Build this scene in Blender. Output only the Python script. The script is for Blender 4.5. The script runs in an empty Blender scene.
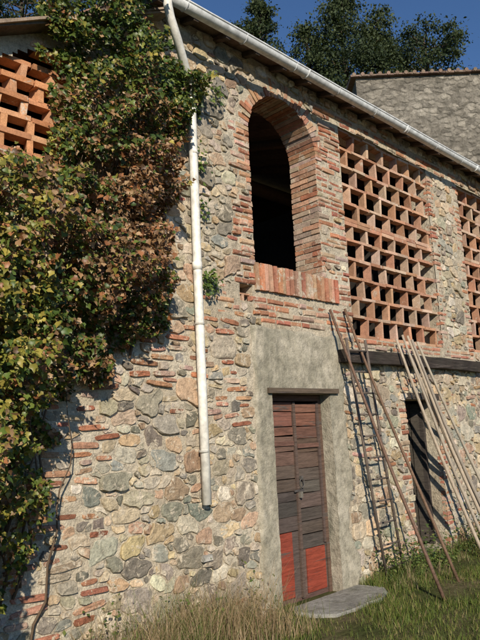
import bpy, math, random
import numpy as np
from mathutils import Vector, Matrix, noise
random.seed(7); rng=np.random.default_rng(7)
S=bpy.context.scene
COL=bpy.context.collection
rad=math.radians

# ------------------------------------------------------------------ camera
r=rad(2.6);p=rad(10)
H=Vector((.7071,.7071,0));R=Vector((.7071,-.7071,0));Z=Vector((0,0,1))
F=H*math.cos(p)+Z*math.sin(p);U=Z*math.cos(p)-H*math.sin(p)
rt=R*math.cos(r)-U*math.sin(r);up=R*math.sin(r)+U*math.cos(r)
cd=bpy.data.cameras.new('camera');cam=bpy.data.objects.new('camera',cd);COL.objects.link(cam)
cd.lens=36;cd.sensor_width=36;cd.clip_end=2000
M=Matrix((rt,up,-F)).transposed().to_4x4();M.translation=Vector((0,-4.26,1.65));cam.matrix_world=M
S.camera=cam
S.view_settings.view_transform='Standard'
try: S.view_settings.look='None'
except: pass
S.view_settings.exposure=0

# ------------------------------------------------------------------ light
tosun=Vector((-.56,-.78,.47)).normalized()
el=math.asin(tosun.z);rot=math.atan2(tosun.x,tosun.y)
w=bpy.data.worlds.new("World");S.world=w;w.use_nodes=True
nt=w.node_tree;bg=nt.nodes['Background'];sk=nt.nodes.new('ShaderNodeTexSky')
sk.sky_type='NISHITA';sk.sun_disc=False;sk.sun_elevation=el;sk.sun_rotation=rot
sk.air_density=1.0;sk.dust_density=0;sk.ozone_density=7.0;sk.altitude=600
nt.links.new(sk.outputs[0],bg.inputs[0]);bg.inputs[1].default_value=.11
ld=bpy.data.lights.new('sun','SUN');ld.energy=5.0;ld.angle=rad(.5);ld.color=(1,.90,.74)
ld.energy=5.0*1.14
ld.energy=min(ld.energy,5.0)
lo=bpy.data.objects.new('sun',ld);COL.objects.link(lo);lo.rotation_euler=tosun.to_track_quat('Z','Y').to_euler()
lo.location=(-10,-15,12)

# ------------------------------------------------------------------ helpers
def empty(name):
    e=bpy.data.objects.new(name,None);COL.objects.link(e);e.empty_display_size=.2;return e
def mk(name,verts,faces,mat,cols=None,parent=None,smooth=False):
    m=bpy.data.meshes.new(name)
    if isinstance(faces,np.ndarray):
        nv=len(verts);nf,k=faces.shape
        m.vertices.add(nv);m.vertices.foreach_set('co',np.asarray(verts,dtype=np.float32).ravel())
        m.loops.add(nf*k);m.loops.foreach_set('vertex_index',faces.astype(np.int32).ravel())
        m.polygons.add(nf);m.polygons.foreach_set('loop_start',np.arange(0,nf*k,k,dtype=np.int32))
        m.update(calc_edges=True)
    else:
        m.from_pydata([tuple(v) for v in verts],[],faces)
    if cols is not None:
        a=m.color_attributes.new('Col','FLOAT_COLOR','POINT')
        c=np.ones((len(verts),4),dtype=np.float32);c[:,:3]=np.asarray(cols,dtype=np.float32)[:,:3]
        a.data.foreach_set('color',c.ravel())
    if smooth: m.polygons.foreach_set('use_smooth',[True]*len(m.polygons))
    m.materials.append(mat)
    o=bpy.data.objects.new(name,m);COL.objects.link(o)
    if parent: o.parent=parent
    m.validate();return o
class MB:
    def __init__(s): s.v=[];s.f=[];s.c=[]
    def box(s,x0,x1,y0,y1,z0,z1,c=(1,1,1),j=0.0,M=None):
        b=len(s.v)
        for (x,y,z) in [(x0,y0,z0),(x1,y0,z0),(x1,y1,z0),(x0,y1,z0),(x0,y0,z1),(x1,y0,z1),(x1,y1,z1),(x0,y1,z1)]:
            q=Vector((x+random.uniform(-j,j),y+random.uniform(-j,j),z+random.uniform(-j,j)))
            if M: q=M@q
            s.v.append(q);s.c.append(c)
        for f in [(0,3,2,1),(4,5,6,7),(0,1,5,4),(1,2,6,5),(2,3,7,6),(3,0,4,7)]: s.f.append(tuple(b+i for i in f))
    def rbox(s,x0,x1,y0,y1,z0,z1,c,b=.006,j=.003):
        n=len(s.v)
        jj=lambda:random.uniform(-j,j)
        def ring(x0,x1,z0,z1,y): 
            for (x,z) in [(x0,z0),(x1,z0),(x1,z1),(x0,z1)]:
                s.v.append(Vector((x+jj(),y+jj()*.6,z+jj())));s.c.append(c)
        ring(x0+b,x1-b,z0+b,z1-b,y0);ring(x0,x1,z0,z1,y0+b);ring(x0,x1,z0,z1,y1)
        s.f.append((n,n+1,n+2,n+3))
        for k in (0,4):
            for i in range(4):
                a=n+k+i;bb=n+k+(i+1)%4
                s.f.append((a,a+4,bb+4,bb))
        s.f.append((n+8,n+11,n+10,n+9))
    def tube(s,pts,rads,c=(1,1,1),n=8,cap=True):
        b=len(s.v);pts=[Vector(q) for q in pts]
        if not hasattr(rads,'__len__'): rads=[rads]*len(pts)
        up=None
        for i,q in enumerate(pts):
            d=(pts[min(i+1,len(pts)-1)]-pts[max(i-1,0)]).normalized()
            if up is None: up=d.orthogonal().normalized()
            up=(up-d*up.dot(d)).normalized();sd=d.cross(up)
            for k in range(n):
                a=2*math.pi*k/n
                s.v.append(q+(up*math.cos(a)+sd*math.sin(a))*rads[i]);s.c.append(c)
        for i in range(len(pts)-1):
            for k in range(n):
                a=b+i*n+k;a2=b+i*n+(k+1)%n
                s.f.append((a,a2,a2+n,a+n))
        if cap:
            s.f.append(tuple(b+k for k in reversed(range(n))));e=b+(len(pts)-1)*n
            s.f.append(tuple(e+k for k in range(n)))
    def make(s,name,mat,parent=None,smooth=False):
        return mk(name,s.v,s.f,mat,s.c,parent,smooth)
def nz(x,y,z=0,s=1): return noise.noise(Vector((x*s,y*s,z*s)))
def vary(c,a=.12,h=.04):
    k=1+random.uniform(-a,a)
    return tuple(max(.01,q*k*(1+random.uniform(-h,h))) for q in c)

# ------------------------------------------------------------------ materials
def NM(name):
    m=bpy.data.materials.new(name);m.use_nodes=True;t=m.node_tree
    return m,t,t.nodes['Principled BSDF']
def N(t,ty,**k):
    n=t.nodes.new(ty)
    for a,b in k.items(): setattr(n,a,b)
    return n
def noi(t,vec,scale,detail=4,rough=.6,dist=0):
    n=N(t,'ShaderNodeTexNoise');n.inputs['Scale'].default_value=scale;n.inputs['Detail'].default_value=min(detail,5)
    n.inputs['Roughness'].default_value=rough;n.inputs['Distortion'].default_value=dist
    t.links.new(vec,n.inputs['Vector']);return n.outputs['Fac']
def ramp(t,fac,stops):
    n=N(t,'ShaderNodeValToRGB');e=n.color_ramp.elements
    while len(e)<len(stops): e.new(.5)
    for i,(q,c) in enumerate(stops):
        e[i].position=q;e[i].color=(*c,1) if hasattr(c,'__len__') else (c,c,c,1)
    t.links.new(fac,n.inputs[0]);return n.outputs[0]
def mix(t,f,a,b,mode='MIX'):
    n=N(t,'ShaderNodeMix',data_type='RGBA',blend_type=mode)
    for s,v in ((0,f),(6,a),(7,b)):
        if isinstance(v,(int,float)): n.inputs[s].default_value=v
        elif isinstance(v,tuple): n.inputs[s].default_value=(*v,1)
        else: t.links.new(v,n.inputs[s])
    return n.outputs[2]
def bump(t,bs,hs,dist):
    prev=None
    for h,st,d in hs:
        n=N(t,'ShaderNodeBump');n.inputs['Strength'].default_value=st;n.inputs['Distance'].default_value=d
        t.links.new(h,n.inputs['Height'])
        if prev: t.links.new(prev,n.inputs['Normal'])
        prev=n.outputs[0]
    t.links.new(prev,bs.inputs['Normal'])
def coords(t,scale=None):
    c=N(t,'ShaderNodeTexCoord').outputs['Object']
    if scale:
        m=N(t,'ShaderNodeMapping');m.inputs['Scale'].default_value=scale;t.links.new(c,m.inputs[0]);return m.outputs[0]
    return c
MORT=(.58,.50,.385)
def mat_attr(name,rough=.9,var=.5,smear=None,smear_lo=.58,vs=14,bs=.6,bd=.006,stretch=None,spec=.2,metal=0,fine=90,ss=5.5):
    m,t,b=NM(name);c=coords(t,stretch)
    at=N(t,'ShaderNodeAttribute',attribute_name='Col').outputs['Color']
    n1=noi(t,c,vs,5,.70);n2=noi(t,c,fine,3,.7)
    v=ramp(t,n1,[(.25,1-var),(.5,1.0),(.75,1+var*.6)])
    col=mix(t,1.0,at,v,'MULTIPLY')
    v2=ramp(t,n2,[(.3,.72),(.7,1.22)]);col=mix(t,1.0,col,v2,'MULTIPLY')
    if smear:
        n3=noi(t,c,ss,5,.76,.4);f=ramp(t,n3,[(smear_lo,0.0),(smear_lo+.05,.92)])
        sm=mix(t,1.0,smear,v2,'MULTIPLY')
        sm=mix(t,1.0,sm,ramp(t,n1,[(.25,.65),(.5,1.0),(.75,1.12)]),'MULTIPLY')
        col=mix(t,f,col,sm)
    t.links.new(col,b.inputs['Base Color']);b.inputs['Roughness'].default_value=rough
    b.inputs['Specular IOR Level'].default_value=spec;b.inputs['Metallic'].default_value=metal
    bump(t,b,[(n1,bs,bd*2.5)],1)
    return m
m_stone=mat_attr('rubble_stone',var=.5,smear=MORT,smear_lo=.545,vs=19,bs=1.0,bd=.008,fine=85,ss=7)
m_brick=mat_attr('old_brick',var=.45,smear=(.54,.45,.35),smear_lo=.55,vs=16,bs=.7,bd=.004)
m_lat=mat_attr('lattice_brick',var=.3,smear=(.54,.43,.34),smear_lo=.60,vs=14,bs=.4,bd=.003)
m_wood=mat_attr('weathered_wood',var=.6,vs=9,bs=.8,bd=.004,stretch=(.35,1,5),fine=40,rough=.8,smear=(.10,.08,.07),smear_lo=.57,ss=3)
m_woodv=mat_attr('pole_wood',var=.35,vs=9,bs=.5,bd=.003,stretch=(4,4,.4),fine=40,rough=.8)
m_metal=mat_attr('rusty_metal',var=.5,vs=20,bs=.3,bd=.001,rough=.65,metal=.2)
m_pipe=mat_attr('white_pipe',var=.10,vs=5,bs=.05,bd=.001,rough=.45,spec=.4,fine=14)
m_tile=mat_attr('terracotta_tile',var=.5,vs=10,bs=.5,bd=.004)
m_dark=mat_attr('shade_toned_interior',var=.4,vs=3,bs=.3,bd=.01)  # carries the painted-in darkness of the rooms, not soot

def mat_mortar():
    m,t,b=NM('lime_mortar');c=coords(t)
    n1=noi(t,c,1.6,5,.65);n2=noi(t,c,13,5,.74);n3=noi(t,c,75,3,.7)
    col=ramp(t,n1,[(.3,(.43,.36,.265)),(.5,(.53,.455,.345)),(.7,(.62,.56,.45))])
    col=mix(t,1.0,col,ramp(t,n2,[(.3,.52),(.5,1.0),(.72,1.2)]),'MULTIPLY')
    col=mix(t,1.0,col,ramp(t,n3,[(.3,.72),(.7,1.2)]),'MULTIPLY')
    t.links.new(col,b.inputs['Base Color']);b.inputs['Roughness'].default_value=.95;b.inputs['Specular IOR Level'].default_value=.1
    bump(t,b,[(n2,1.0,.035),(n3,.6,.006)],1);return m
m_mortar=mat_mortar()
def mat_plaster(name,a,bc,cc,sc=2.2,st=.5,stain=(.17,.165,.125),rubble=False):
    m,t,b=NM(name);c=coords(t);n1=noi(t,c,sc,5,.68,.3);n2=noi(t,c,14,5,.74);n3=noi(t,c,110,3,.7)
    mp=N(t,'ShaderNodeMapping');mp.inputs['Scale'].default_value=(3.5,3.5,.7);t.links.new(c,mp.inputs[0]);n4=noi(t,mp.outputs[0],1.6,5,.7)
    col=ramp(t,n1,[(.3,a),(.5,bc),(.66,cc)])
    col=mix(t,ramp(t,n4,[(.5,0.0),(.68,.7)]),col,stain)
    hs=[(n2,st,.03),(n3,.6,.004)]
    if rubble:
        vo=N(t,'ShaderNodeTexVoronoi');vo.inputs['Scale'].default_value=3.2
        m2=N(t,'ShaderNodeMapping');m2.inputs['Scale'].default_value=(1,1,1.7)
        mixv=N(t,'ShaderNodeVectorMath',operation='ADD');nn=N(t,'ShaderNodeTexNoise');nn.inputs['Scale'].default_value=4;t.links.new(c,nn.inputs['Vector'])
        sc_=N(t,'ShaderNodeVectorMath',operation='SCALE');sc_.inputs['Scale'].default_value=.22;t.links.new(nn.outputs['Color'],sc_.inputs[0])
        t.links.new(c,mixv.inputs[0]);t.links.new(sc_.outputs[0],mixv.inputs[1]);t.links.new(mixv.outputs[0],m2.inputs[0]);t.links.new(m2.outputs[0],vo.inputs['Vector'])
        sp=N(t,'ShaderNodeSeparateColor');t.links.new(vo.outputs['Color'],sp.inputs[0])
        col=mix(t,.8,col,ramp(t,sp.outputs[0],[(0,.55),(.5,.95),(1,1.4)]),'MULTIPLY')
        dd=ramp(t,vo.outputs['Distance'],[(.3,1.0),(.6,.0)])
        col=mix(t,.6,col,ramp(t,vo.outputs['Distance'],[(.35,1.0),(.65,.62)]),'MULTIPLY');hs.append((dd,.7,.08))
    col=mix(t,1.0,col,ramp(t,n2,[(.28,.6),(.5,1.0),(.7,1.25)]),'MULTIPLY')
    col=mix(t,1.0,col,ramp(t,n3,[(.3,.84),(.7,1.14)]),'MULTIPLY')
    t.links.new(col,b.inputs['Base Color']);b.inputs['Roughness'].default_value=.95;b.inputs['Specular IOR Level'].default_value=.1
    bump(t,b,hs,1);return m
m_plaster=mat_plaster('cement_render',(.26,.24,.185),(.37,.335,.26),(.50,.45,.36),st=.8)
m_rear=mat_plaster('rear_masonry',(.17,.155,.13),(.26,.235,.195),(.34,.31,.26),.9,1.0,(.15,.14,.115),True)
m_conc=mat_plaster('concrete_slab',(.2,.19,.17),(.28,.27,.24),(.34,.33,.3))
def mat_leaf(name,trans=.35,rough=.45):
    m,t,b=NM(name);at=N(t,'ShaderNodeAttribute',attribute_name='Col').outputs['Color']
    t.links.new(at,b.inputs['Base Color']);b.inputs['Roughness'].default_value=rough;b.inputs['Specular IOR Level'].default_value=.35
    tr=N(t,'ShaderNodeBsdfTranslucent');t.links.new(mix(t,1.0,at,(1.5,1.4,.7),'MULTIPLY'),tr.inputs[0])
    ms=N(t,'ShaderNodeMixShader');ms.inputs[0].default_value=trans
    out=t.nodes['Material Output'];t.links.new(b.outputs[0],ms.inputs[1]);t.links.new(tr.outputs[0],ms.inputs[2]);t.links.new(ms.outputs[0],out.inputs[0])
    return m
m_leaf=mat_leaf('ivy_leaf',.22,.42);m_grass=mat_leaf('grass_blade',.3,.6);m_tree=mat_leaf('tree_leaf',.2,.7)
def mat_ground():
    m,t,b=NM('grassy_ground');c=coords(t);n1=noi(t,c,1.3,5,.65);n2=noi(t,c,20,5,.7)
    col=ramp(t,n1,[(.35,(.05,.065,.02)),(.5,(.085,.085,.035)),(.65,(.15,.12,.07))])
    col=mix(t,1.0,col,ramp(t,n2,[(.3,.6),(.7,1.4)]),'MULTIPLY')
    t.links.new(col,b.inputs['Base Color']);b.inputs['Roughness'].default_value=1;b.inputs['Specular IOR Level'].default_value=.05
    bump(t,b,[(n2,.8,.03)],1);return m
m_ground=mat_ground()

# ------------------------------------------------------------------ ground
def rise(x,y):
    return .10*min(1,max(0,(x-5.9)/2.5))*(1 if y>-3 else max(0,1+(y+3)/3))
def hgt(x,y):
    d=.7071*(x+y+4.26);s=min(1,max(0,(d-17)/22));s=s*s*(3-2*s)
    back=min(1,max(0,(y-5.5)/6))
    return 14*s*back+.012*nz(x,y,0,1.7)*(1 if y<0 else 0)+rise(x,y)
gx=np.unique(np.concatenate([np.linspace(-400,-20,12),np.linspace(-20,1,16),np.linspace(1,11,60),np.linspace(11,60,30),np.linspace(60,500,14)]))
gy=np.unique(np.concatenate([np.linspace(-400,-20,12),np.linspace(-20,-4,10),np.linspace(-4,0.6,40),np.linspace(.6,60,36),np.linspace(60,500,14)]))
V=[(x,y,hgt(x,y)) for y in gy for x in gx];nx=len(gx)
Fq=[(j*nx+i,j*nx+i+1,(j+1)*nx+i+1,(j+1)*nx+i) for j in range(len(gy)-1) for i in range(nx-1)]
mk('ground',V,Fq,m_ground,smooth=True)

# ------------------------------------------------------------------ farmhouse
house=empty('stone_farmhouse')
RK=.52
def rake(x): return 4.56+RK*(x-1.75)
TOP=5.62
def wtop(x): return TOP if x>=3.15 else min(TOP,rake(x)+.03)
AX,AR,AZ=5.05,.55,4.72
rects={'door':(4.63,5.55,-.5,2.02),'lat':(6.10,8.20,2.68,5.30),'lat2':(9.15,11.4,2.68,5.30),'low':(7.10,7.88,.12,1.97),'vent':(4.28,4.46,2.91,3.08)}
LL=(0.75,2.44,3.76);LT=.12
def in_open(x,z,mg=0):
    for (a,b,c,d) in rects.values():
        if a-mg<x<b+mg and c-mg<z<d+mg: return True
    if abs(x-AX)<AR+mg and 3.32-mg<z<=AZ: return True
    if z>AZ and math.hypot(x-AX,z-AZ)<AR+mg: return True
    if LL[0]-mg<x<LL[1]+mg and LL[2]-mg<z<rake(x)-LT+mg: return True
    return False
keysx=[4.63,5.55,6.10,8.20,9.15,11.4,7.10,7.88,4.28,4.46,4.50,5.60,.75,2.44,3.15]
keysz=[2.02,2.68,5.30,.12,1.97,2.91,3.08,3.32,3.76]
def lines(a,b,st,keys):
    g=[q for q in np.arange(a,b,st) if all(abs(q-k)>st*.45 for k in keys)]
    return sorted(g+[k for k in keys if a<=k<=b])
xs=lines(-.2,9.6,.04,keysx);xs=sorted(set(xs+list(np.arange(9.7,15,.2))+[11.4]));xs=[q for i,q in enumerate(xs) if i==0 or q-xs[i-1]>.005]
zs=lines(-.4,TOP+.02,.04,keysz)
V=[];nx=len(xs)
for z in zs:
    for x in xs:
        zz=min(z,wtop(x))
        V.append((x,.010*nz(x,z,3,2.5)+.009*nz(x,z,7,9)+.001,zz))
Fq=[]
for j in range(len(zs)-1):
    for i in range(nx-1):
        x=(xs[i]+xs[i+1])/2;z=(zs[j]+zs[j+1])/2
        if z>wtop(x)+.03 or in_open(x,z): continue
        if z>AZ-.05 and math.hypot(x-AX,z-AZ)<AR+.06: continue
        Fq.append((j*nx+i,j*nx+i+1,(j+1)*nx+i+1,(j+1)*nx+i))
mk('facade_wall',V,Fq,m_mortar,parent=house,smooth=True)

BR=[(.42,.20,.12),(.38,.165,.10),(.46,.27,.18),(.33,.14,.09),(.48,.33,.24),(.41,.23,.15),(.40,.30,.23)]
bm=MB()
brickzones=[];bricklist=[]
def wall_bricks(x0,x1,z0,z1,tooth=0.0,miss=.04,y=-.012,L=.25,h=.052,mj=.014,tooth_side='LR',zone=True):
    z=z0;k=0
    while z+h<=z1+.01:
        hh=h*random.uniform(.85,1.12)
        a=x0+(random.uniform(-tooth,tooth*.4) if 'L' in tooth_side else 0);b=x1+(random.uniform(-tooth*.4,tooth) if 'R' in tooth_side else 0)
        x=a-(L/2 if k%2 else 0)
        while x<b-.02:
            l=L*random.uniform(.7,1.1) if random.random()<.7 else L*.48
            xa=max(x,a);xb=min(x+l-mj,b)
            ms=miss+(.55*max(0,nz(xa,z,6,2.2)) if miss>.05 else 0)
            if xb-xa>.04 and random.random()>ms:
                yy=y+random.uniform(-.008,.012)
                dz=random.uniform(-.005,.005);tl=random.uniform(-.006,.006)
                n0=len(bm.v)
                bm.rbox(xa,xb,yy,.06,z+dz,z+hh-mj*.4+dz,vary(random.choice(BR),.25,.08),b=random.uniform(.006,.012),j=.004)
                for q in bm.v[n0:]: q.z+=tl*(q.x-xa)/(xb-xa)
                bricklist.append((xa,xb,z,z+hh))
            x+=l
        z+=hh+mj;k+=1
    if zone: brickzones.append((x0,x1,z0,z1))
wall_bricks(4.31,4.50,3.09,4.80,tooth=.12,tooth_side='L',miss=.12,zone=False)
wall_bricks(5.60,6.10,3.33,5.30,tooth=0,miss=.20,zone=False)
wall_bricks(4.47,6.10,2.72,3.02,tooth=.03,miss=.12,zone=False)
wall_bricks(4.02,4.27,2.74,3.08,tooth=.08,miss=.3,zone=False)
wall_bricks(5.80,6.09,3.03,3.33,tooth=0)
wall_bricks(6.10,9.1,2.56,2.67,tooth=0,L=.28)
wall_bricks(8.20,8.34,2.68,5.3,tooth=.07,tooth_side='R',miss=.12,zone=False)
wall_bricks(9.0,9.15,2.68,5.3,tooth=.07,tooth_side='L',miss=.12,zone=False)
wall_bricks(5.62,9.2,5.31,5.45,miss=.1)
wall_bricks(2.44,2.62,3.7,4.75,tooth=.05,tooth_side='R')
wall_bricks(.5,2.44,3.62,3.75)
wall_bricks(6.95,7.10,.1,1.97,tooth=.08,tooth_side='L',miss=.2,zone=False)
wall_bricks(7.88,8.02,.1,1.97,tooth=.08,tooth_side='R',miss=.2,zone=False)
x=4.49
while x<5.79:
    wd=random.uniform(.048,.058);sl=random.uniform(-.008,.008)
    Mx=Matrix.Translation((x,0,3.04))@Matrix.Rotation(random.uniform(-.04,.04),4,'Y')
    bm.box(0,wd,-.035+sl,.30 if x<5.55 else .05,0,.272+sl,vary(random.choice(BR[:3]+BR[4:6]),.25,.1),j=.004,M=Mx)
    x+=wd+.011
brickzones.append((4.47,5.80,3.02,3.33))
nb=34
for i in range(nb):
    a0=math.pi*i/nb
    c=vary(random.choice(BR),.25,.08);am=a0+math.pi/nb*.5+random.uniform(-.008,.008)
    wd=math.pi*(AR)/nb*.80/2
    Mx=Matrix.Translation((AX,0,AZ))@Matrix.Rotation(-am,4,'Y')
    rb_=AR+.20
    ln=rb_+random.uniform(-.05,.02) if random.random()<.6 else rb_-.09
    b=len(bm.v);fy=-.012+random.uniform(-.007,.012);ra2=AR+random.uniform(-.004,.008)
    for y in (fy,.38):
        for (q,ww) in ((ra2,-wd),(ln,-wd*1.25),(ln,wd*1.25),(ra2,wd)):
            bm.v.append(Mx@Vector((q,y,ww)));bm.c.append(c)
    for f in [(0,1,2,3),(7,6,5,4),(0,4,5,1),(1,5,6,2),(2,6,7,3),(3,7,4,0)]: bm.f.append(tuple(b+k for k in f))
for (xa,xb) in ((5.595,5.66),(4.44,4.505)):
    z=3.33;k=0
    while z<AZ-.02:
        for (ya,yb) in (((.0,.24),(.252,.38)) if k%2 else ((.0,.115),(.127,.38))):
            o=random.uniform(-.006,.008)
            bm.box(xa+o,xb+o,ya,yb,z,z+.05,vary(random.choice(BR[:3]+BR[4:]+BR[4:]),.22),j=.004)
        z+=.064;k+=1
bm.make('brickwork',m_brick,house)
mb=MB()
mb.box(5.606,5.9,.014,.37,3.2,5.4);mb.box(4.2,4.494,.02,.37,3.2,5.4)
n=24
for i in range(n):
    a0=math.pi*i/n;a1=math.pi*(i+1)/n;b=len(mb.v)
    for a in (a0,a1):
        for q in (AR+.010,AR+.24):
            for y in (.008,.37): mb.v.append(Vector((AX+q*math.cos(a),y,AZ+q*math.sin(a))));mb.c.append((1,1,1))
    for f in [(0,4,5,1),(2,3,7,6),(0,2,6,4),(1,5,7,3)]: mb.f.append(tuple(b+k for k in f))
mb.box(4.45,5.65,.003,.38,3.1,3.30)
def reveal(rc,d=.4,t=.05,bottom=True):
    a,b,c,e=rc
    mb.box(a-t,a-.001,.016,d,c-.02,e+t);mb.box(b+.001,b+t,.016,d,c-.02,e+t);mb.box(a-.001,b+.001,.016,d,e+.001,e+t)
    if bottom: mb.box(a-.001,b+.001,.016,d,c-t,c-.001)
for k,v in rects.items():
    if k not in('door','vent'): reveal(v,.30)
reveal(rects['vent'],.35)
mb.box(LL[0]-.05,LL[0],.016,.3,3.7,4.0);mb.box(LL[1],LL[1]+.05,.016,.3,3.7,4.8);mb.box(LL[0],LL[1],.016,.3,3.70,3.76)
mb.make('wall_cores',m_mortar,house)
PX0,PX1,PZ1=4.39,5.86,2.68
def plas_edge(x,z):
    e=min(x-(PX0+.05*nz(0,z,1,3)+.03*nz(x,z,1,11)),(PX1-.03+(.16*nz(0,z,5,2.2))+.03*nz(x,z,4,11))-x,PZ1+.07*nz(x,0,2,3)-z)
    return e
xs2=lines(4.3,6.02,.02,[4.63,5.55]);zs2=lines(-.3,2.8,.02,[2.02])
V=[];nx=len(xs2)
for z in zs2:
    for x in xs2:
        e=plas_edge(x,z);k=min(1,max(0,e/.03));
        V.append((x,.02-.045*k+.012*nz(x,z,0,3)+.006*nz(x,z,0,9)+.0025*nz(x,z,0,30),z))
Fq=[]
for j in range(len(zs2)-1):
    for i in range(nx-1):
        x=(xs2[i]+xs2[i+1])/2;z=(zs2[j]+zs2[j+1])/2
        if plas_edge(x,z)<-.01 or (4.63<x<5.55 and z<2.02): continue
        Fq.append((j*nx+i,j*nx+i+1,(j+1)*nx+i+1,(j+1)*nx+i))
mk('cement_surround',V,Fq,m_plaster,parent=house,smooth=True)
pb=MB();pb.box(4.55,4.632,-.020,.2,-.3,2.06);pb.box(5.548,5.63,-.020,.2,-.3,2.06);pb.box(4.632,5.548,-.014,.2,2.018,2.08)
pb.make('door_reveals',m_plaster,house)

# ---- rubble stones
RES=.008;X0,X1s=.2,12.0;nxg=int((X1s-X0)/RES);nzg=int(6/RES);Z0=-.2
occ=np.zeros((nzg,nxg),np.int32)
XX=(np.arange(nxg)+.5)*RES+X0;ZZ=(np.arange(nzg)+.5)*RES+Z0
GX,GZ=np.meshgrid(XX,ZZ)
bl=np.zeros(occ.shape,bool)
for (a,b,c,d) in list(rects.values())+brickzones:
    bl|=(GX>a-.015)&(GX<b+.015)&(GZ>c-.015)&(GZ<d+.015)
for (a,b,c,d) in bricklist:
    i0=max(0,int((a-.012-X0)/RES));i1=int((b+.012-X0)/RES)+1;j0=max(0,int((c-.008-Z0)/RES));j1=int((d+.008-Z0)/RES)+1
    bl[j0:j1,i0:i1]=True
bl|=(abs(GX-AX)<AR+.02)&(GZ>3.0)&(GZ<=AZ)
bl|=(np.hypot(GX-AX,GZ-AZ)<AR+.20)&(GZ>AZ-.02)
bl|=(GX>LL[0]-.02)&(GX<LL[1]+.02)&(GZ>LL[2])&(GZ<4.56+RK*(GX-1.75)-LT+.02)
bl|=(GX>PX0+.0)&(GX<PX1-.06)&(GZ<PZ1+.0)
bl|=(GZ>np.where(GX<3.15,4.54+RK*(GX-1.75),5.58))
occ[bl]=-1
SC=[(.54,.44,.31),(.46,.375,.265),(.37,.315,.24),(.32,.29,.22),(.48,.355,.215),(.60,.52,.41),(.26,.225,.18),(.46,.32,.215),(.43,.38,.295),(.35,.32,.255),(.53,.41,.255),(.54,.475,.37),(.21,.185,.15),(.30,.30,.25),(.40,.28,.19)]
items=[]
def pack(tries,hr,ar,kind='stone',gap=.005,xr=(.3,11.9),zr=(-.15,5.55),dens=None):
    for _ in range(tries):
        b=random.uniform(*hr)/2;a=b*random.uniform(*ar)
        cx=random.uniform(*xr);cz=random.uniform(*zr)
        if dens is not None and nz(cx,cz,4,.9)<dens: continue
        ang=random.gauss(0,.20) if kind=='stone' else random.gauss(0,.07)
        i=int((cx-X0)/RES);j=int((cz-Z0)/RES)
        if not(0<=i<nxg and 0<=j<nzg) or occ[j,i]: continue
        m=max(a,b)*1.2+gap+.01;k=int(m/RES)+1
        i0,i1,j0,j1=max(0,i-k),min(nxg,i+k+1),max(0,j-k),min(nzg,j+k+1)
        dx=XX[i0:i1][None,:]-cx;dz=ZZ[j0:j1][:,None]-cz
        ca,sa=math.cos(ang),math.sin(ang)
        u=(dx*ca+dz*sa)/(a+gap);v=(-dx*sa+dz*ca)/(b+gap)
        if kind=='brick': q=(abs(u)**6+abs(v)**6)<1
        else:
            sk1,sk2=random.uniform(-.45,.45),random.uniform(-.45,.45)
            u2=u+sk1*v;q=(abs(u2)**5+abs(v*(1+sk2*u))**5)<1
        s=occ[j0:j1,i0:i1]
        if (s[q]!=0).any(): continue
        items.append((cx,cz,a,b,ang,kind));s[q]=len(items)
pack(220,(.14,.19),(1.1,1.7))
pack(420,(.035,.05),(3.5,6.5),'brick',xr=(2,4.4),zr=(-.1,2.7),dens=-.1)
pack(600,(.035,.05),(3.5,6),'brick',dens=.02)
pack(3200,(.09,.14),(1.1,2.1))
pack(900,(.03,.045),(2.5,6),'brick',dens=-.05)
pack(9000,(.06,.10),(1.1,2.4))
pack(600,(.028,.04),(2.5,5),'brick')
pack(18000,(.035,.06),(1.0,2.4),gap=.003)
pack(13000,(.02,.035),(1.0,2.4),gap=.003)
ids_b={k+1 for k,it in enumerate(items) if it[5]=='brick'}
bmask=np.zeros(len(items)+2,bool)
for k in ids_b: bmask[k]=True
lab=occ.copy()
for it in range(3):
    for (dj,di) in random.sample([(0,1),(0,-1),(1,0),(-1,0)],4):
        sh=np.roll(lab,(dj,di),(0,1))
        g=(lab==0)&(sh>0)&~bmask[np.clip(sh,0,None)]
        lab[g]=sh[g]
st=MB()
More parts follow.
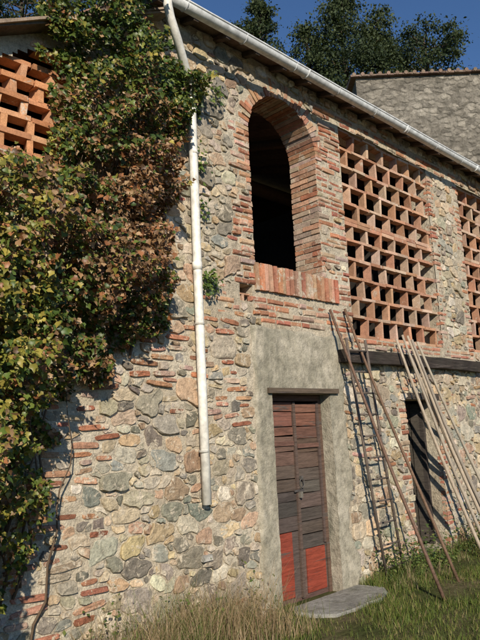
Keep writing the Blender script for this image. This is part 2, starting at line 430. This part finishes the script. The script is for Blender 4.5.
for idx,(cx,cz,a,b,ang,kind) in enumerate(items):
    sid=idx+1;ca,sa=math.cos(ang),math.sin(ang)
    big=a>.05
    n=20 if a>.08 else (14 if big else 9)
    pts=[]
    for k in range(n):
        t=2*math.pi*(k+.5)/n
        dx,dz=math.cos(t)*a,math.sin(t)*b;L=math.hypot(dx,dz);dx/=L;dz/=L
        ux,uz=dx*ca-dz*sa,dx*sa+dz*ca
        rr=.5*min(a,b)
        if kind=='brick':
            q=(abs(math.cos(t))**6+abs(math.sin(t))**6)**(-1/6);rr=q*L*random.uniform(.9,1.03)
        else:
            while rr<a*1.9+.04:
                i=int((cx+ux*rr-X0)/RES);j=int((cz+uz*rr-Z0)/RES)
                if not(0<=i<nxg and 0<=j<nzg) or lab[j,i]!=sid: break
                rr+=.004
            rr=max(.35*min(a,b),rr-.0075+random.uniform(-.004,.002))
        pts.append((ux*rr,uz*rr))
    if kind=='brick': col=vary(random.choice(BR),.25,.1)
    else: col=vary(random.choice(SC),.28,.05)
    h=random.uniform(.007,.019) if kind!='brick' else random.uniform(.006,.015)
    if a>.1: h+=.005
    if random.random()<.12: h+=.012
    tx,tz=random.uniform(-.10,.10),random.uniform(-.12,.16)
    base=len(st.v);cfs=random.uniform(.84,.94)
    for (sc,y) in ((1.0,.03),(.98,-h*.45),(cfs,-h*.98),(.5,-h)):
        for (u2,v2) in pts:
            x=cx+u2*sc;z=cz+v2*sc
            yy=y
            if y<0: yy=y+(u2*tx+v2*tz)*sc+.008*nz(x,z,sid*.1,16)+.005*nz(x,z,2,45)
            st.v.append(Vector((x,yy,z)));st.c.append(col if y<0 else tuple(q*.8 for q in col))
    st.v.append(Vector((cx,-h*random.uniform(.8,1.25),cz)));st.c.append(col)
    for q in range(3):
        for k in range(n):
            a1=base+q*n+k;b1=base+q*n+(k+1)%n;st.f.append((a1,b1,b1+n,a1+n))
    ce=base+4*n
    for k in range(n): st.f.append((base+3*n+k,base+3*n+(k+1)%n,ce))
st.make('rubble_stones',m_stone,house,smooth=False)

# ---- lattice panels
lt=MB()
LC=[(.46,.26,.165),(.51,.33,.23),(.42,.22,.135),(.54,.38,.28),(.45,.24,.15)]
def lattice(x0,x1,z0,z1,rows,pitch,thick=(),top=None,D=.10,th0=.036,pw=.036,LC=LC):
    ph=(z1-z0)/rows
    for k in range(rows+1):
        z=z0+k*ph;th=th0
        if k in thick: th=.10
        x=x0
        while x<x1-.01:
            l=min(random.uniform(.26,.30),x1-x)
            if top is None or z<top(x+l/2)-.03:
                dz=random.uniform(-.007,.007);yo=random.uniform(-.012,.012)
                zz=z-(th/2)+dz
                nlay=2 if th>.08 else 1
                for q in range(nlay):
                    lt.box(x+.002,x+l-.006,.02+yo,.02+D+yo,zz+q*th/nlay,zz+(q+1)*th/nlay-(.005 if nlay>1 else 0),vary(random.choice(LC),.22),j=.004)
            x+=l
        if k<rows:
            x=x0+(pitch*.5 if k%2 else 0)+.02
            while x<x1-.03:
                if top is None or z+ph<top(x)-.02:
                    Mx=Matrix.Translation((x,.025+D/2,z+ph/2))@Matrix.Rotation(random.uniform(-.06,.14),4,'Y')@Matrix.Rotation(random.uniform(-.25,.15),4,'Z')
                    hz=ph/2-.014
                    lt.box(-pw/2,pw/2,-D/2,D/2,-hz,hz,vary(random.choice(LC),.22),j=.004,M=Mx)
                x+=pitch+random.uniform(-.025,.025)
lattice(6.10,8.20,2.70,5.28,11,.33,thick=(6,))
lattice(9.15,11.4,2.70,5.28,11,.33,thick=(6,))
LO=[(.50,.24,.12),(.54,.29,.16),(.45,.20,.10)]
lattice(.75,2.44,3.78,4.98,8,.22,top=lambda x:rake(x)-LT+.03,D=.115,th0=.045,pw=.05,LC=LO)
lt.box(4.28,4.46,.05,.2,2.985,3.0,LC[0]);lt.box(4.35,4.38,.05,.2,2.91,2.985,LC[1])
lt.make('brick_lattice_screens',m_lat,house)

# ---- interior shell
ib=MB();dk=(.04,.034,.03)  # near-black colour paints in shade so the openings read dark
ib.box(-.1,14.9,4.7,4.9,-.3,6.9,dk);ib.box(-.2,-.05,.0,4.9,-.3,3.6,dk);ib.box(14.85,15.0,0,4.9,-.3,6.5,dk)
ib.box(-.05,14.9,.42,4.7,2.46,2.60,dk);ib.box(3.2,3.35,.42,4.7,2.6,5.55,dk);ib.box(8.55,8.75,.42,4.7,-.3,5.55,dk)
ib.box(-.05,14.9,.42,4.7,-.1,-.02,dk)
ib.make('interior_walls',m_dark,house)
tb=MB()
for x in (4.0,5.2,6.4,7.6,9.6,10.8): tb.tube([(x,.3,5.35),(x,4.7,6.6)],.07,(.12,.08,.05),8)
tb.tube([(3.3,2.4,5.5),(8.6,2.4,5.5)],.11,(.12,.08,.05),8)
tb.make('interior_beams',m_woodv,house,smooth=True)

# ---- roof
rb=MB();RS=.30
Ms=Matrix.Translation((0,-.27,5.53))@Matrix.Rotation(math.atan(RS),4,'X')
x=3.13
while x<15.2:
    rb.box(x,x+.295,0,5.6,0,.03,vary((.22,.15,.105),.2),M=Ms);x+=.3
rb.box(3.12,15.22,0.02,5.6,.032,.045,(.16,.13,.11),M=Ms)
x=3.2
while x<15.2:
    b=len(rb.v);nseg=7
    ys=[.12+.42*k for k in range(0,13)]
    for q,yv in enumerate(ys):
        for k in range(nseg):
            a=math.pi*k/(nseg-1);rr=.08+(.012 if q%2 else 0)
            rb.v.append(Ms@Vector((x+rr*math.cos(a),yv,.045+rr*.6*math.sin(a))));rb.c.append(vary((.33,.19,.12),.15))
    for q in range(len(ys)-1):
        for k in range(nseg-1):
            a1=b+q*nseg+k;rb.f.append((a1,a1+1,a1+1+nseg,a1+nseg))
    x+=.2
ang=math.atan(RK);L2=4.4
M2=Matrix.Translation((3.12,-.16,rake(3.12)+.035))@Matrix.Rotation(-ang,4,'Y')
rb.box(-L2,.0,0,5,0,.02,(.13,.11,.09),M=M2)
x=-L2
while x<0:
    rb.box(x,x+.37,-.02,5,.022,.04,vary((.30,.22,.16),.2),M=M2,j=.003)
    rb.box(x,x+.37,-.03,.14,.042,.062,vary((.32,.24,.18),.2),M=M2@Matrix.Rotation(-.02,4,'Y'),j=.004)
    x+=.36
rb.make('tiled_roof',m_tile,house)
rf=MB();x=3.2
while x<15:
    rf.box(x,x+.06,.05,.9,-.06,-.004,vary((.10,.07,.05),.2),j=.003,M=Ms);x+=.42
rf.make('rafter_ends',m_wood,house)

# gutter
gb=MB();gy0,gz0,gr=-.335,5.47,.060
nn=10;xsn=[3.12+.5*k for k in range(25)]
gc=(.70,.71,.71)
for xg in xsn:
    for k in range(nn+1):
        a=math.pi+math.pi*k/nn
        gb.v.append(Vector((xg,gy0+gr*math.cos(a),gz0+gr*math.sin(a)+.010*nz(xg,0,0,.8))));gb.c.append(gc)
for q in range(len(xsn)-1):
    for k in range(nn):
        a1=q*(nn+1)+k;gb.f.append((a1,a1+1,a1+nn+2,a1+nn+1))
gb.tube([(xg,gy0-gr,gz0+.004+.010*nz(xg,0,0,.8)) for xg in xsn],.010,gc,8)
gb.v.append(Vector((3.12,gy0,gz0)));gb.c.append(gc);ci=len(gb.v)-1
for k in range(nn): gb.f.append((k+1,k,ci))
for q in range(16):
    xg=3.4+q*.75
    gb.tube([(xg,gy0+(gr+.004)*math.cos(a),gz0+(gr+.004)*math.sin(a)) for a in np.linspace(math.pi,2*math.pi,9)]+[(xg,gy0+.15,gz0+.08)],.005,(.45,.46,.47),6)
for xg in (5.1,7.1,9.1,11.1):
    gb.tube([(xg,gy0+(gr+.002)*math.cos(a),gz0+(gr+.002)*math.sin(a)) for a in np.linspace(math.pi,2*math.pi,12)],.010,gc,6)
gb.make('gutter',m_pipe,house,smooth=True)
dp=MB();pc=(.80,.77,.70)
dp.tube([(3.2,gy0,5.44),(3.21,gy0,5.36),(3.25,gy0+.02,5.28),(3.36,-.27,5.14),(3.55,-.15,4.98),(3.64,-.1,4.9),(3.665,-.085,4.8),(3.67,-.08,4.7),(3.672,-.08,3.2),(3.68,-.08,2.0),(3.69,-.08,1.07)],.040,pc,16)
for z in (4.70,3.10): dp.tube([(3.67+(3.2-z)*.006,-.08,z),(3.67+(3.2-z)*.006,-.08,z+.07)],.045,pc,16)
for z in (4.2,2.6,1.5):
    dp.tube([(3.675,-.08,z),(3.675,-.08,z+.02)],.0435,(.50,.48,.43),16);dp.tube([(3.675,-.04,z+.012),(3.675,.03,z+.012)],.008,(.3,.28,.26),6)
dp.make('downpipe',m_pipe,house,smooth=True)
sb=MB();sb.box(3.66,3.76,-.05,.02,.61,.655,(.42,.4,.36),j=.004);sb.box(3.67,3.75,-.012,.03,.56,.61,(.04,.04,.04),j=.003);sb.make('stone_bracket',m_stone,house)

# ---- timber beam
wb=MB();nseg=30
c0=(.045,.036,.03)
for k in range(nseg+1):
    x=5.74+(9.16-5.74)*k/nseg
    for (y,z) in ((-.13,2.37),(-.13,2.51),(.03,2.51),(.03,2.37)):
        wb.v.append(Vector((x,y+.012*nz(x,z,y,3),z+.018*nz(x,y,z,2)+.006*(k/nseg))));wb.c.append(vary(c0,.2))
for k in range(nseg):
    for q in range(4):
        a=k*4+q;a2=k*4+(q+1)%4;wb.f.append((a,a2,a2+4,a+4))
wb.f.append((0,1,2,3));wb.f.append(tuple(nseg*4+q for q in (3,2,1,0)))
wb.box(4.56,5.66,-.06,.16,2.022,2.07,(.12,.09,.065),j=.006)
wb.box(7.06,7.92,-.02,.25,1.97,2.05,(.07,.055,.045),j=.004)
wb.make('timber_lintels',m_wood,house)

# ---- plank door
dbm=MB();dy=.13
dbm.box(4.634,4.68,dy-.02,dy+.06,-.02,2.015,(.12,.075,.055),j=.002)
dbm.box(5.50,5.547,dy-.02,dy+.06,-.02,2.015,(.12,.075,.055),j=.002)
dbm.box(4.68,5.50,dy-.02,dy+.06,1.95,2.015,(.13,.07,.05),j=.002)
RED=(.26,.055,.032)
def leaf(x0,x1,redx0,redx1,zred,gy):
    for q in range(2):
        zz0=.05+q*(zred-.05)/2
        dbm.box(redx0,redx1,dy-.012,dy+.02,zz0,zz0+(zred-.05)/2-.003,vary(RED,.16),j=.003)
    if redx0>x0+.02: dbm.box(x0,redx0-.004,dy-.006,dy+.02,.03,zred,(.13,.085,.07),j=.003)
    if redx1<x1-.02: dbm.box(redx1+.004,x1,dy-.006,dy+.02,.03,zred,(.10,.075,.065),j=.003)
    dbm.box(x0,x1,dy,dy+.02,.0,.045,(.12,.07,.06),j=.003)
    z=zred+.008
    while z<1.94:
        h=min(random.uniform(.09,.16),1.945-z)
        if h<.04: break
        f=(z-.55)/1.4
        if f>.66: c=random.choice([(.18,.085,.06),(.15,.075,.055),(.20,.10,.07)])
        elif f>.5: c=random.choice([(.12,.08,.06),(.15,.09,.07)])
        else: c=random.choice([(.075,.06,.052),(.12,.10,.088),(.06,.05,.045),(.11,.08,.066),(.16,.14,.118)])
        t=random.uniform(-.006,.006)
        dbm.box(x0+random.uniform(0,.004),x1-random.uniform(0,.004),dy-.012+t+gy,dy+.02,z,z+h-.009,vary(c,.18),j=.005)
        z+=h
leaf(4.685,5.085,4.70,4.97,.66,0)
leaf(5.10,5.495,5.17,5.47,.47,.004)
dbm.box(5.066,5.102,dy-.034,dy-.01,.03,1.94,(.115,.08,.065),j=.002)
dbm.box(4.69,4.72,dy-.03,dy-.012,.67,1.93,(.10,.07,.06),j=.002)
dbm.box(5.455,5.485,dy-.03,dy-.012,.5,1.93,(.10,.07,.06),j=.002)
dbm.box(4.70,5.06,dy-.03,dy-.01,1.50,1.545,(.16,.085,.065),j=.003)
dbm.box(5.12,5.46,dy-.03,dy-.01,1.47,1.515,(.16,.085,.065),j=.003)
dbm.make('door_leaves',m_wood,house)
hw=MB()
hw.tube([(5.13+.035*math.cos(a),dy-.045,1.12+.045*math.sin(a)) for a in np.linspace(0,2*math.pi,14)],.006,(.12,.11,.1),6,False)
hw.box(5.115,5.145,dy-.05,dy-.01,1.16,1.19,(.12,.11,.10));hw.box(5.02,5.16,dy-.045,dy-.03,1.04,1.06,(.10,.09,.085));hw.box(5.08,5.12,dy-.06,dy-.03,.98,1.04,(.2,.18,.15))
hw.make('door_latch',m_metal,house)
lb=MB();dyy=.2
lb.box(7.10,7.15,dyy,dyy+.06,.12,1.97,(.06,.05,.045),j=.003);lb.box(7.83,7.88,dyy,dyy+.06,.12,1.97,(.06,.05,.045),j=.003)
Mh=Matrix.Translation((7.86,.2,0))@Matrix.Rotation(rad(-62),4,'Z')
for k in range(4): lb.box(-.70+k*.175,-.53+k*.175,0,.025,.14,1.93,vary((.055,.045,.038),.2),j=.003,M=Mh)
lb.make('stable_door',m_wood,house)

# ------------------------------------------------------------------ ladder, poles
la=empty('metal_ladder');lm=MB()
tl,trr=Vector((5.70,-.18,2.62)),Vector((6.06,-.18,2.62));bl_,br=Vector((6.17,-.15,.02)),Vector((6.51,-.15,.02))
lc=(.15,.12,.10)
lm.tube([tl,tl.lerp(bl_,.5)+Vector((0,.01,0)),bl_],.016,lc,8);lm.tube([trr,trr.lerp(br,.5)+Vector((0,.01,0)),br],.016,lc,8)
for k in range(11):
    f=.05+k*.09;lm.tube([tl.lerp(bl_,f),trr.lerp(br,f)],.011,lc,6)
lm.make('rails_and_rungs',m_metal,la,smooth=True)
def pole(a,b,r0,r1,c,mat,sag=.02,name='wooden_pole'):
    q=MB();a,b=Vector(a),Vector(b);pts=[]
    for k in range(9):
        f=k/8;v=a.lerp(b,f);v+=Vector((.02*nz(f*3,a.x*5,0,1),sag*math.sin(f*math.pi)*.6,-sag*math.sin(f*math.pi)+.012*nz(f*4,a.x*7,2,1)));pts.append(v)
    q.tube(pts,[r0+(r1-r0)*k/8*1.0 for k in range(9)],c,8);return q.make(name,mat,None,True)
pole((5.62,-.05,2.95),(5.87,-.97,0),.015,.019,(.17,.105,.075),m_metal,.02,'rusty_pole')
pole((5.90,-.05,2.98),(6.50,-.81,0),.015,.018,(.19,.12,.08),m_metal,.02,'rusty_pole')
for (tx,tz,fx,fy) in ((6.74,2.68,7.58,-.60),(6.88,2.74,7.72,-.62),(7.0,2.74,7.92,-.62),(7.1,2.70,8.12,-.58),(7.22,2.68,8.4,-.62),(6.95,2.6,8.25,-.5)):
    pole((tx,-.17,tz),(fx,fy,.03),random.uniform(.014,.018),random.uniform(.020,.026),vary((.38,.32,.25),.2),m_woodv,.04)

# ------------------------------------------------------------------ door step
sbm=MB()
out=[(4.72,-.02),(4.64,-.16),(4.68,-.34),(4.80,-.50),(5.05,-.53),(5.3,-.50),(5.5,-.52),(5.75,-.42),(5.88,-.30),(5.86,-.14),(5.82,-.02)]
for z,s in ((-.05,1),(.018,1),(.030,.96)):
    for (x,y) in out: sbm.v.append(Vector((5.25+(x-5.25)*s,-.26+(y+.26)*s,z+.012*nz(x,y,z,5))));sbm.c.append((1,1,1))
k7=len(out)
for q in range(2):
    for k in range(k7):
        a=q*k7+k;b2=q*k7+(k+1)%k7;sbm.f.append((a,b2,b2+k7,a+k7))
sbm.f.append(tuple(2*k7+k for k in range(k7)))
sbm.make('stone_doorstep',m_conc)

# ------------------------------------------------------------------ leaves
def leaves(P,Nn,size,cols,name,mat,parent=None,shape='ivy'):
    n=len(P)
    if shape=='ivy': T=np.array([(0,.38,-.10),(0,0,0),(.30,-.02,.02),(.48,.33,.05),(.24,.50,0),(0,1,.08),(-.24,.50,0),(-.48,.33,.05),(-.30,-.02,.02)]);fc=np.array([(0,i,i%8+1) for i in range(1,9)])
    else: T=np.array([(0,0,0),(.30,.5,.05),(0,1,0),(-.30,.5,.05)]);fc=np.array([(0,1,2),(0,2,3)])
    Nn=Nn/np.linalg.norm(Nn,axis=1,keepdims=True)
    d=rng.normal(size=(n,3))*.7+np.array([0,0,-1.0]);d-=Nn*(d*Nn).sum(1,keepdims=True);d/=np.linalg.norm(d,axis=1,keepdims=True)
    s=np.cross(d,Nn);V=P[:,None,:]+size[:,None,None]*(T[None,:,0,None]*s[:,None,:]+T[None,:,1,None]*d[:,None,:]+T[None,:,2,None]*Nn[:,None,:])
    k=len(T);Fa=(fc[None]+(np.arange(n)*k)[:,None,None]).reshape(-1,3)
    C=np.repeat(cols,k,axis=0)
    return mk(name,V.reshape(-1,3),Fa,mat,C,parent)
poly=[(2.20,3.70),(2.30,4.1),(2.24,4.5),(2.12,4.80),(2.15,5.1),(2.5,5.45),(2.9,5.62),(3.16,5.55),(3.2,5.2),(3.34,4.98),(3.55,5.05),(3.76,5.08),(3.88,4.9),(3.76,4.6),(3.50,4.5),(3.42,4.3),(3.36,4.04),(3.38,3.6),(3.40,3.08),(3.30,2.62),(2.98,2.46),(2.62,2.16),(2.32,2.02),(2.20,1.79),(2.07,1.29),(1.99,.93),(1.90,.6),(1.8,.3),(.1,.2),(.1,3.55),(1.3,3.60),(1.73,3.62)]
PV=np.array(poly)
def pdist(x,z):
    inside=np.zeros(len(x),bool);d=np.full(len(x),9.)
    for i in range(len(PV)):
        a=PV[i];b=PV[(i+1)%len(PV)]
        c=((a[1]>z)!=(b[1]>z))&(x<(b[0]-a[0])*(z-a[1])/(b[1]-a[1]+1e-9)+a[0]);inside^=c
        ab=b-a;t=np.clip(((x-a[0])*ab[0]+(z-a[1])*ab[1])/(ab@ab),0,1)
        d=np.minimum(d,np.hypot(x-a[0]-t*ab[0],z-a[1]-t*ab[1]))
    return np.where(inside,d,-d)
NI=125000
x=rng.uniform(.1,4.1,NI);z=rng.uniform(.1,5.7,NI)
n1=np.array([noise.noise(Vector((a*2.2,b*2.2,0))) for a,b in zip(x,z)])
n2=np.array([noise.noise(Vector((a*5,b*5,5))) for a,b in zip(x,z)])
n3=np.array([noise.noise(Vector((a*1.1,b*1.1,9))) for a,b in zip(x,z)])
n4=np.array([noise.noise(Vector((a*11,b*11,15))) for a,b in zip(x,z)])
d=pdist(x,z)+.16*n1+.14*n2
keep=(d>-.02)&~((n2+.4*n4<-.22)&(rng.random(NI)<.88))&~((z<1.25)&(rng.random(NI)<.6))
x,z,n1,n2,n3,n4,d=[q[keep] for q in (x,z,n1,n2,n3,n4,d)];n=len(x)
bulge=.08+np.minimum(d,.6)*.72+.16*n1+(.42*n2+.16*n4)*np.clip(d*4,0,1)+np.clip((2.3-x)/1.2,0,1)*.42*np.clip(d*3,0,1)*np.clip((3.9-z)*2,0,1)*np.clip((z-.6)*1.2,.3,1)
bulge+=np.where((z>4.7)&(x<3.15),.12,0)
bulge=np.clip(bulge,.03,1.3)
depth=rng.random(n)**1.8
y=-bulge*(1-depth*.75)-.02
P=np.stack([x+rng.normal(0,.012,n),y,z],1)
Nn=np.stack([rng.normal(-.2,.75,n),-1+rng.normal(0,.55,n),rng.normal(.45,.65,n)],1)
GREEN=np.array([(.06,.10,.02),(.095,.14,.028),(.04,.07,.018),(.13,.17,.035)])
YEL=np.array([(.25,.23,.045),(.20,.21,.04),(.34,.28,.06)])
BRN=np.array([(.32,.19,.095),(.23,.13,.06),(.41,.27,.15),(.15,.085,.045),(.30,.13,.055)])
wb_=np.exp(-((x-2.95)/.55)**2-((z-3.45)/.95)**2)*1.0+.16+.5*n3+.35*n1
wb_=np.where(z>4.45,wb_*.35,wb_)
wb_=np.where((x<2.3),wb_*.8+.16,wb_)
wy=.08+np.clip((2.5-x)*.6,0,.5)+.4*n2
u=rng.random(n)
cols=np.where((u<np.clip(wb_,.04,.9))[:,None],BRN[rng.integers(0,5,n)],np.where((rng.random(n)<np.clip(wy,.03,.8))[:,None],YEL[rng.integers(0,3,n)],GREEN[rng.integers(0,4,n)]))
cols=cols*rng.uniform(.6,1.3,(n,1))
ivy=empty('ivy_plant')
leaves(P,Nn,rng.uniform(.024,.056,n),cols,'ivy_leaves',m_leaf,ivy)
iv=MB()
for k in range(90):
    a=Vector((random.uniform(1.2,3.1),-.03,random.uniform(0,1.2) if random.random()<.3 else random.uniform(1.9,3)))
    if a.x>2.1 and a.z<2.2: a.x-=.9
    pts=[a]
    for q in range(10):
        a=a+Vector((random.uniform(-.06,.09),random.uniform(-.04,.015),random.uniform(.12,.26)));a.y=min(-.02,max(-.35,a.y))
        if a.z>wtop(a.x)-.05 or a.x>3.3 or (a.x<2.35 and a.z>3.55):break
        pts.append(a)
    if len(pts)>2: iv.tube(pts,[.012-.001*q for q in range(len(pts))],(.13,.09,.06),5)
iv.make('ivy_stems',m_woodv,ivy,True)
SP=[];SN=[]
for (cx,cz,sx,sz,k) in ((3.84,3.02,.09,.10,90),(3.80,3.75,.03,.10,18),(3.78,4.2,.05,.16,35),(4.0,4.95,.1,.1,50)):
    for _ in range(k): SP.append((random.gauss(cx,sx*.6),-random.uniform(.03,.11),random.gauss(cz,sz*.6)));SN.append((random.gauss(0,.5),-1,random.gauss(.3,.5)))
SP=np.array(SP);SN=np.array(SN);leaves(SP,SN,rng.uniform(.025,.05,len(SP)),GREEN[rng.integers(0,4,len(SP))]*1.2,'ivy_sprigs',m_leaf,ivy)
shr=empty('added_shade_shrub');P=[]  # added bush beyond the left frame edge, casts shade on the lower-left wall
for k in range(120):
    c=np.array([.66,-1.5,1.15])+rng.normal(size=3)*np.array([.25,.25,.50]);P.append(rng.normal(size=(220,3))*.10+c)
P=np.concatenate(P);P[:,2]=np.clip(P[:,2],.03,None);P=P[(P[:,0]-P[:,1]<2.54)]
leaves(P,rng.normal(size=P.shape)+np.array([0,-.3,.6]),rng.uniform(.02,.042,len(P)),GREEN[rng.integers(0,4,len(P))]*rng.uniform(.7,1.3,(len(P),1)),'foliage',m_leaf,shr,'simple')
sm_=MB()
for k in range(14):
    a=rng.uniform(0,6.28);sm_.tube([(.62,-1.5,-.02),(.62+.15*math.cos(a),-1.5+.15*math.sin(a),.7),(.62+.35*math.cos(a),-1.5+.35*math.sin(a),1.6)],[.02,.014,.005],(.13,.09,.06),6)
sm_.make('stems',m_woodv,shr,True)

# ------------------------------------------------------------------ grass
def blades(x,y,z,h,wd,cols,name,lean=.5):
    n=len(x);a=rng.uniform(0,2*math.pi,n);dx,dy=np.cos(a),np.sin(a);l=rng.uniform(.1,lean,n)*h
    b=rng.uniform(0,2*math.pi,n);sx,sy=np.cos(b)*wd,np.sin(b)*wd
    V=np.zeros((n,5,3))
    V[:,0]=np.stack([x-sx,y-sy,z],1);V[:,1]=np.stack([x+sx,y+sy,z],1)
    V[:,2]=np.stack([x+sx*.7+dx*l*.35,y+sy*.7+dy*l*.35,z+h*.55],1);V[:,3]=np.stack([x-sx*.7+dx*l*.35,y-sy*.7+dy*l*.35,z+h*.55],1)
    V[:,4]=np.stack([x+dx*l,y+dy*l,z+h],1)
    f=np.array([(0,1,2),(0,2,3),(3,2,4)]);Fa=(f[None]+(np.arange(n)*5)[:,None,None]).reshape(-1,3)
    mk(name,V.reshape(-1,3),Fa,m_grass,np.repeat(cols,5,axis=0))
def rz(x): return .10*np.clip((x-5.9)/2.5,0,1)
n=110000
x=rng.uniform(1.5,12,n);y=-np.abs(rng.uniform(0,1,n))*3.0-.01
nn_=np.array([noise.noise(Vector((a*1.6,b*1.6,0))) for a,b in zip(x,y)])
kp=(rng.random(n)<np.clip(.72+nn_*1.5,.08,1))&~((x>4.72)&(x<5.80)&(y>-.47));x,y,nn_=x[kp],y[kp],nn_[kp];n=len(x)
G=np.array([(.12,.17,.03),(.08,.125,.025),(.18,.22,.045),(.27,.24,.09),(.34,.27,.13)])
gi=rng.choice(5,n,p=[.3,.25,.23,.13,.09])
h=rng.uniform(.025,.08,n)*(1+1.1*np.clip(nn_,0,1))+np.where(y>-.25,rng.uniform(0,.10,n),0)
blades(x,y,rz(x)-.015,h,.0028,G[gi]*rng.uniform(.7,1.2,(n,1)),'grass')
X=[];Y=[];Hh=[];Cc=[]
for k in range(260):
    cx=random.choice([random.uniform(2.3,4.6),random.uniform(2.6,3.9),random.uniform(2.6,3.9),random.uniform(5.9,10)]);cy=-random.uniform(.03,.6);hh=random.uniform(.15,.62)*(1 if cx<4.2 else .45)
    dry=random.random()<.6
    for q in range(random.randint(12,34)):
        X.append(cx+random.gauss(0,.05));Y.append(min(-.02,cy+random.gauss(0,.04)));Hh.append(hh*random.uniform(.4,1.2));Cc.append(vary((.36,.27,.165) if dry else (.14,.17,.05),.3))
blades(np.array(X),np.array(Y),rz(np.array(X)),np.array(Hh),.0024,np.array(Cc),'dry_weeds',.7)
P=[];Nn=[];Cc=[]
for k in range(95):
    cx=random.choice([random.uniform(2.2,4.6),random.uniform(5.95,9.5),random.uniform(6.2,7.2)]);cy=-random.uniform(.03,.4);hh=random.uniform(.08,.3)
    for q in range(40):
        P.append((cx+random.gauss(0,.07),min(-.02,cy+random.gauss(0,.06)),abs(random.gauss(0,hh))*.8+.02+float(rz(cx))));Nn.append((random.gauss(0,.5),-.4+random.gauss(0,.5),1));Cc.append(vary(random.choice([(.10,.15,.035),(.15,.18,.05),(.07,.11,.03)]),.2))
leaves(np.array(P),np.array(Nn),rng.uniform(.02,.05,len(P)),np.array(Cc),'broadleaf_weeds',m_leaf,None,'simple')

# ------------------------------------------------------------------ rear building
rbd=empty('stone_outbuilding')
rbm=MB();A=Vector((18.8,7.9,0));dr=Vector((.7071,-.7071,0));bk=Vector((.7071,.7071,0))
Mr=Matrix((dr,bk,Z)).transposed().to_4x4();Mr.translation=A
rbm.box(0,9,0,7,-1,14.40,M=Mr);rbm.make('walls',m_rear,rbd)
rr=MB();q=-.2
while q<9.2:
    rr.box(q,q+.31,-.16,3.7,14.41,14.47,vary((.20,.14,.11),.25),M=Mr,j=.015);rr.tube([Mr@Vector((q+.12,-.18,14.48)),Mr@Vector((q+.12,3.6,15.1))],.075,vary((.24,.17,.13),.25),6);q+=.32
rr.make('roof_tiles',m_tile,rbd)

# ------------------------------------------------------------------ trees
def tree(x,y,top,hgt_,wid,name,seed,n=7000,conif=True,spread=1.0):
    rg=np.random.default_rng(seed);random.seed(seed);t=empty(name);t.location=(0,0,0)
    base=top-hgt_;tm=MB();tm.tube([(x,y,base-1),(x+.1,y,base+hgt_*.4),(x,y+.1,top-.3)],[.28,.18,.03],(.10,.075,.055),8)
    nc=80;cl=[]
    for k in range(nc):
        f=rg.uniform(.25,1.0)**.8
        rw=wid*((1-f)**.7*1.0+.10) if conif else wid*math.sqrt(max(.05,1-((f-.58)/.45)**2))
        a=rg.uniform(0,6.28);q=rw*rg.uniform(.35,1.05)
        c=Vector((x+q*math.cos(a),y+q*math.sin(a),base+f*hgt_-(.15*q if conif else 0)));cl.append((c,rg.uniform(.35,.8)*(.6+.6*(1-f))*wid/2.2))
        if k%2==0: tm.tube([(x,y,base+f*hgt_*.92),tuple(c)],[.06,.015],(.10,.075,.055),5)
    P=[];C=[];per=n//nc
    for (c,rr_) in cl:
        q=rg.normal(size=(per,3))*np.array([rr_*.62,rr_*.62,rr_*.36])+np.array(c);P.append(q)
        g=random.choice([(.035,.055,.02),(.05,.07,.025),(.028,.045,.018),(.06,.08,.03)]);C.append(np.array(g)[None]*rg.uniform(.7,1.3,(per,1)))
    P=np.concatenate(P);C=np.concatenate(C);Nn=rg.normal(size=P.shape)+np.array([-.3,-.4,.5])
    leaves(P,Nn,rg.uniform(.10,.24,len(P)),C,'crown',m_tree,t,'simple');tm.make('trunk_and_limbs',m_woodv,t,True)
tree(25.9,18.9,27.2,11,2.3,'pine_tree',11,12000)
tree(24.9,19.9,25.8,10,1.9,'pine_tree',12,8000)
tree(29.4,15.4,27.6,12,3.3,'pine_tree',13,14000)
tree(31.0,14.0,26.2,11,3.1,'pine_tree',14,12000)
tree(33.0,12.0,24.8,10,3.2,'pine_tree',15,11000,False)
tree(28.0,17.0,25.4,10,2.5,'pine_tree',16,10000)
tree(13.6,24.3,27.0,16,3.0,'oak_tree',17,9000,False)
tree(16.2,24.3,26.0,15,2.6,'oak_tree',18,9000,False)
tree(11.0,25.3,27.0,16,3.0,'oak_tree',19,9000,False)
